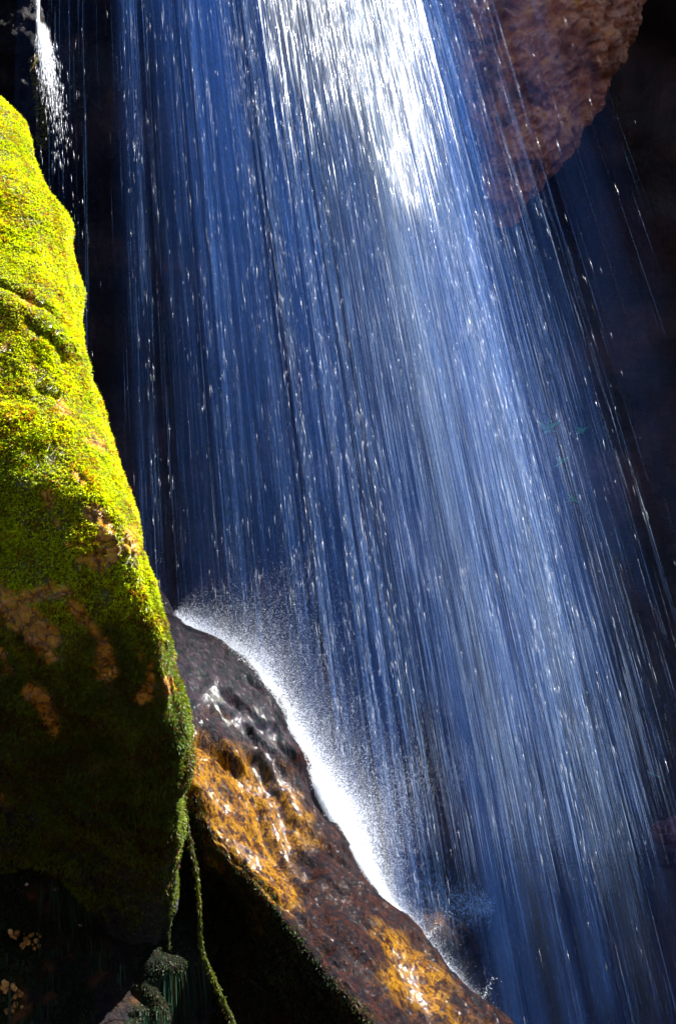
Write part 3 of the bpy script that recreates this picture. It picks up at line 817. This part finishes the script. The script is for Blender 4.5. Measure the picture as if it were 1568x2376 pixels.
# uneven bursts thrown off the ridge, and a low plume drifting right from its foot
Pb, Rb = [], []
for _ in range(34):
    i = int(rng.choice(600, p=RC[:, 3] / RC[:, 3].sum())); m = int(rng.integers(60, 260)); c = RC[i]
    a0 = math.atan2(-RT[i, 0], RT[i, 1]) + rng.normal(-0.15, 0.45); ln = rng.uniform(25, 120)
    e = ln * rng.random(m) ** 1.6; aa = a0 + rng.normal(0, 0.10, m)
    Pb.append(at(c[0] + e * np.cos(aa) + rng.normal(0, 2, m), c[1] + e * np.sin(aa) + 0.0012 * e ** 2, c[2] + 0.1 + 0.002 * e * rng.normal(0, 1, m))); Rb.append(rng.uniform(0.0004, 0.0016, m))
o = drops("burst_drops", np.vstack(Pb), np.concatenate(Rb), M['water']); put(o, kind="stuff"); keep(o, splash)
n = 4000; t = rng.random(n)
o = drops("drifting_plume", at(905 + 235 * t + rng.normal(0, 6, n), 2080 + 28 * t + rng.normal(0, 1, n) * (36 * (1 - t) + 18), 6.0 + rng.normal(0, 0.15, n)), rng.uniform(0.0005, 0.0015, n), M['thread']); put(o, kind="stuff"); keep(o, splash)

# ------------------------------------------------------------------ small trickle upper left
tr = empty("trickle", tuple(at(110, 420, 7.2)), label="thin side trickle bursting into spray on the dark rock in the upper left", cat="waterfall")
n = 1500
y = rng.uniform(-300, 75, n); xx = 88 + 0.02 * y + rng.normal(0, 1.8, n); L = rng.uniform(20, 70, n)
o = strands("jet", at(xx, y - L / 2, 7.2 + rng.normal(0, .02, n)), at(xx + 1, np.minimum(y + L / 2, 80), 7.2 + rng.normal(0, .02, n)), rng.uniform(0.3, 0.8, n) * 0.0027, M['water']); put(o); keep(o, tr)
n = 2200
t = rng.exponential(0.2, n); ang = rng.normal(0, 0.5, n)
x = 97 + t * 55 + ang * (6 + 30 * np.sqrt(t)) ; y = 70 + t * 330 + rng.normal(0, 8, n)
L = rng.uniform(4, 26, n)
Yt = 7.15 + rng.normal(0, .05, n)
o = strands("spray", at(x, y - L / 2, Yt), at(x + L * 0.06 + ang, y + L / 2, Yt), rng.uniform(0.12, 0.6, n) * 0.0027, M['water']); put(o, kind="stuff"); keep(o, tr)

# ------------------------------------------------------------------ plants
def strip(name, pts, widths, Y0, Y1, nt_, size, cols, label, cat, group=None):
    pts = np.array(pts, float)
    c = cr(pts, 80, False); w = np.interp(np.linspace(0, 1, 80), np.linspace(0, 1, len(widths)), widths)
    Yc = np.linspace(Y0, Y1, 80)
    cen = at(c[:, 0], c[:, 1], Yc)
    r = w * Y0 / F / 2
    ring = []
    for a in np.linspace(0, 2 * math.pi, 7)[:-1]:
        ring.append(cen + np.stack([np.cos(a) * r, np.sin(a) * r, 0 * r], -1))
    G = np.stack(ring, 1)
    root = empty(name, tuple(cen[0]), label=label, cat=cat, group=group)
    st = mesh_np("stem", G.reshape(-1, 3), grid_faces(80, 6, True), M['moss']); point_attr(st, "tint", np.tile(np.array(cols[1]), (480, 1)))
    put(st); keep(st, root)
    i = rng.integers(0, 80, nt_); a = rng.uniform(0, 2 * math.pi, nt_)
    nn = np.stack([np.cos(a), np.sin(a), 0 * a], -1)
    lf = tufts("leaves", cen[i] + nn * r[i][:, None] + rng.normal(0, .003, (nt_, 3)), nn, rng.uniform(*size, nt_), 4, moss_cols(cen[i], *cols), M['moss'], droop=0.8)
    put(lf, kind="stuff"); keep(lf, root)
    return root
strip("moss_strand", [(427, 1850), (432, 1905), (447, 1980), (460, 2050), (464, 2130), (470, 2205), (500, 2280), (548, 2390)], [2, 4, 3, 1.5, 1.5, 3, 9, 13], 4.6, 4.55, 1100, (0.006, 0.013), ((0.12, 0.13, 0.006), (0.05, 0.07, 0.006), (0.06, 0.04, 0.006)), "long yellow-green moss strand hanging from the big boulder's lower right corner", "moss")
strip("moss_thread", [(404, 1965), (400, 2040), (397, 2120), (392, 2200)], [1, 2, 1.5, 1], 4.62, 4.62, 300, (0.004, 0.008), ((0.06, 0.1, 0.02), (0.04, 0.07, 0.02), (0.04, 0.04, 0.01)), "thin dim green moss thread hanging in the dark hollow left of the long strand", "moss")


from mathutils.bvhtree import BVHTree
def caster(V, T):
    t = BVHTree.FromPolygons([tuple(v) for v in V], [tuple(int(i) for i in f) for f in T])
    def cast(x, y):
        d = norm(at(x, y, 5.0) - CAM)
        h = t.ray_cast(Vector(tuple(CAM)), Vector(tuple(d)))
        return (np.array(h[0]), np.array(h[1])) if h[0] is not None else (at(x, y, 5.0), np.array([0, -1, 0]))
    return cast
on_low = caster(Vl, Tl)
Vk, Tk = mesh_tris(wall); on_wall = caster(Vk, Tk)

# pale stones caught in the cracks, lower left
def stone(x, y, w, label, col='pale'):
    c, nn = on_low(x, y)
    k = w * c[1] / F / 2
    u, v_ = np.meshgrid(np.linspace(0, 2 * math.pi, 13)[:-1], np.linspace(0.05, math.pi - 0.05, 8))
    S = np.stack([np.cos(u) * np.sin(v_), np.sin(u) * np.sin(v_) * 0.8, np.cos(v_) * 0.85], -1)
    P = S.reshape(-1, 3); P = P * (1 + 0.35 * fbm(P + x, 1.3, 2, 3))[:, None] * k + c
    o = mesh_np("pale_stone", P, grid_faces(8, 12, True), M[col], smooth=False)
    put(o, label=label, cat="stone", group="pale stones in the lower left")
stone(130, 2062, 14, "small pinkish stone alone in the dark crack above the grass sprig, lower left")
stone(2, 2030, 30, "pale pink stone cut off by the left edge of the picture")
stone(63, 2052, 8, "tiny pale stone between the edge stone and the small pinkish one")
stone(186, 2148, 9, "tiny ochre stone just under the grass sprig")

# knobbly ochre mineral crusts
def crust(pts, label):
    root = empty("ochre_crust", tuple(on_low(*pts[0])[0]), label=label, cat="mineral crust")
    for (x, y) in pts:
        for _ in range(7):
            c, nn = on_low(x + rng.normal(0, 9), y + rng.normal(0, 8))
            k = rng.uniform(0.005, 0.013)
            u, v_ = np.meshgrid(np.linspace(0, 2 * math.pi, 9)[:-1], np.linspace(0.1, math.pi - 0.1, 5))
            S = np.stack([np.cos(u) * np.sin(v_), np.sin(u) * np.sin(v_), np.cos(v_)], -1).reshape(-1, 3)
            S = S * (1 + 0.5 * rng.normal(0, .3, (len(S), 1))) * k + c
            o = mesh_np("nodule", S, grid_faces(5, 8, True), M['crust']); put(o); keep(o, root)
M['crust'] = rock_mat("ochre_crust", [(0.35, (0.25, 0.08, 0.01)), (0.5, (0.7, 0.36, 0.06)), (0.65, (0.75, 0.5, 0.3))], 30, 0.5, 0.6, 60)
crust([(45, 2165), (70, 2170), (85, 2185), (60, 2190)], "knobbly ochre and cream crust low on the dark rock at the left, upper of two")
crust([(20, 2290), (40, 2305), (35, 2330), (25, 2345)], "knobbly orange crust near the bottom left corner, lower of two")

# long drooping moss over the lower rock
p, n = scatter(Vl, Tl, 9000, lambda c, x, y, nn: (np.exp(-(((x - 260) / 150) ** 2 + ((y - 2300) / 90) ** 2)) + 0.8 * np.exp(-(((x - 190) / 60) ** 2 + ((y - 1985) / 40) ** 2))) * (x < 480))
o = tufts("drooping_moss", p, n, rng.uniform(0.04, 0.11, len(p)), 2, moss_cols(p, (0.03, 0.085, 0.05), (0.008, 0.03, 0.022), (0.03, 0.03, 0.012)), M['moss'], droop=2.6, spread=0.35, aspect=0.06)
put(o, kind="stuff"); keep(o, lower)

# grass sprig and plants
def blades(name, base, specs, col, label, cat, group=None, part="blade"):
    root = empty(name, tuple(base), label=label, cat=cat, group=group)
    for (dx, dz, L, w, bend) in specs:
        t = np.linspace(0, 1, 6)
        cx = dx * L * t + bend * L * t ** 2; cz = dz * L * t - 0.25 * abs(bend) * L * t ** 2
        ww = w * np.sin(np.pi * (0.12 + 0.88 * t)) + 0.0003
        Lp = np.stack([cx - ww, -0.3 * L * t * abs(dx), cz], -1); Md = np.stack([cx, -0.3 * L * t * abs(dx) - ww * 0.5, cz], -1); Rp = np.stack([cx + ww, -0.3 * L * t * abs(dx), cz], -1)
        G = np.stack([Lp, Md, Rp], 1)
        b = mesh_np(part, G.reshape(-1, 3), grid_faces(6, 3, False), M['moss']); point_attr(b, "tint", np.tile(np.array(col) * rng.uniform(.8, 1.2), (18, 1)))
        put(b, parent=root)
    return root
c, nn = on_low(186, 2106)
blades("grass_sprig", c + nn * 0.01, [(0.12, 1, 0.06, 0.0022, 0.1), (-0.25, 0.9, 0.035, 0.002, -0.2), (0.35, 0.8, 0.03, 0.002, 0.3)], (0.22, 0.34, 0.02), "tiny bright green grass sprig on the dark rock, lower left", "grass")
for x, y, k, lab in [(1268, 1000, 1.0, "largest green leafy plant on the cave wall seen through the water at the right"), (1345, 1005, 0.6, "small green plant right of the largest one on the cave wall"), (1298, 1075, 0.7, "green plant just below the largest one on the cave wall"), (1325, 1160, 0.5, "lowest small green plant of the group on the cave wall")]:
    c, nn = on_wall(x, y)
    blades("wall_plant", c - np.array([0, 0.06, 0]), [(rng.uniform(-1, 1), rng.uniform(-0.4, 1), rng.uniform(.06, .15) * k, rng.uniform(.012, .022) * k, rng.uniform(-.5, .5)) for _ in range(22)], (0.08, 0.60, 0.24), lab, "plant", "plants on the cave wall", part="leaf")
c, nn = on_wall(1500, 1790)
blades("wall_leaf", c - np.array([0, 0.04, 0]), [(0.95, -0.35, 0.12, 0.012, -0.1), (0.6, -0.6, 0.05, 0.006, 0.1)], (0.06, 0.40, 0.26), "lone narrow teal leaf on the dark wall at the right edge", "plant", part="leaf")
# ------------------------------------------------------------------ done
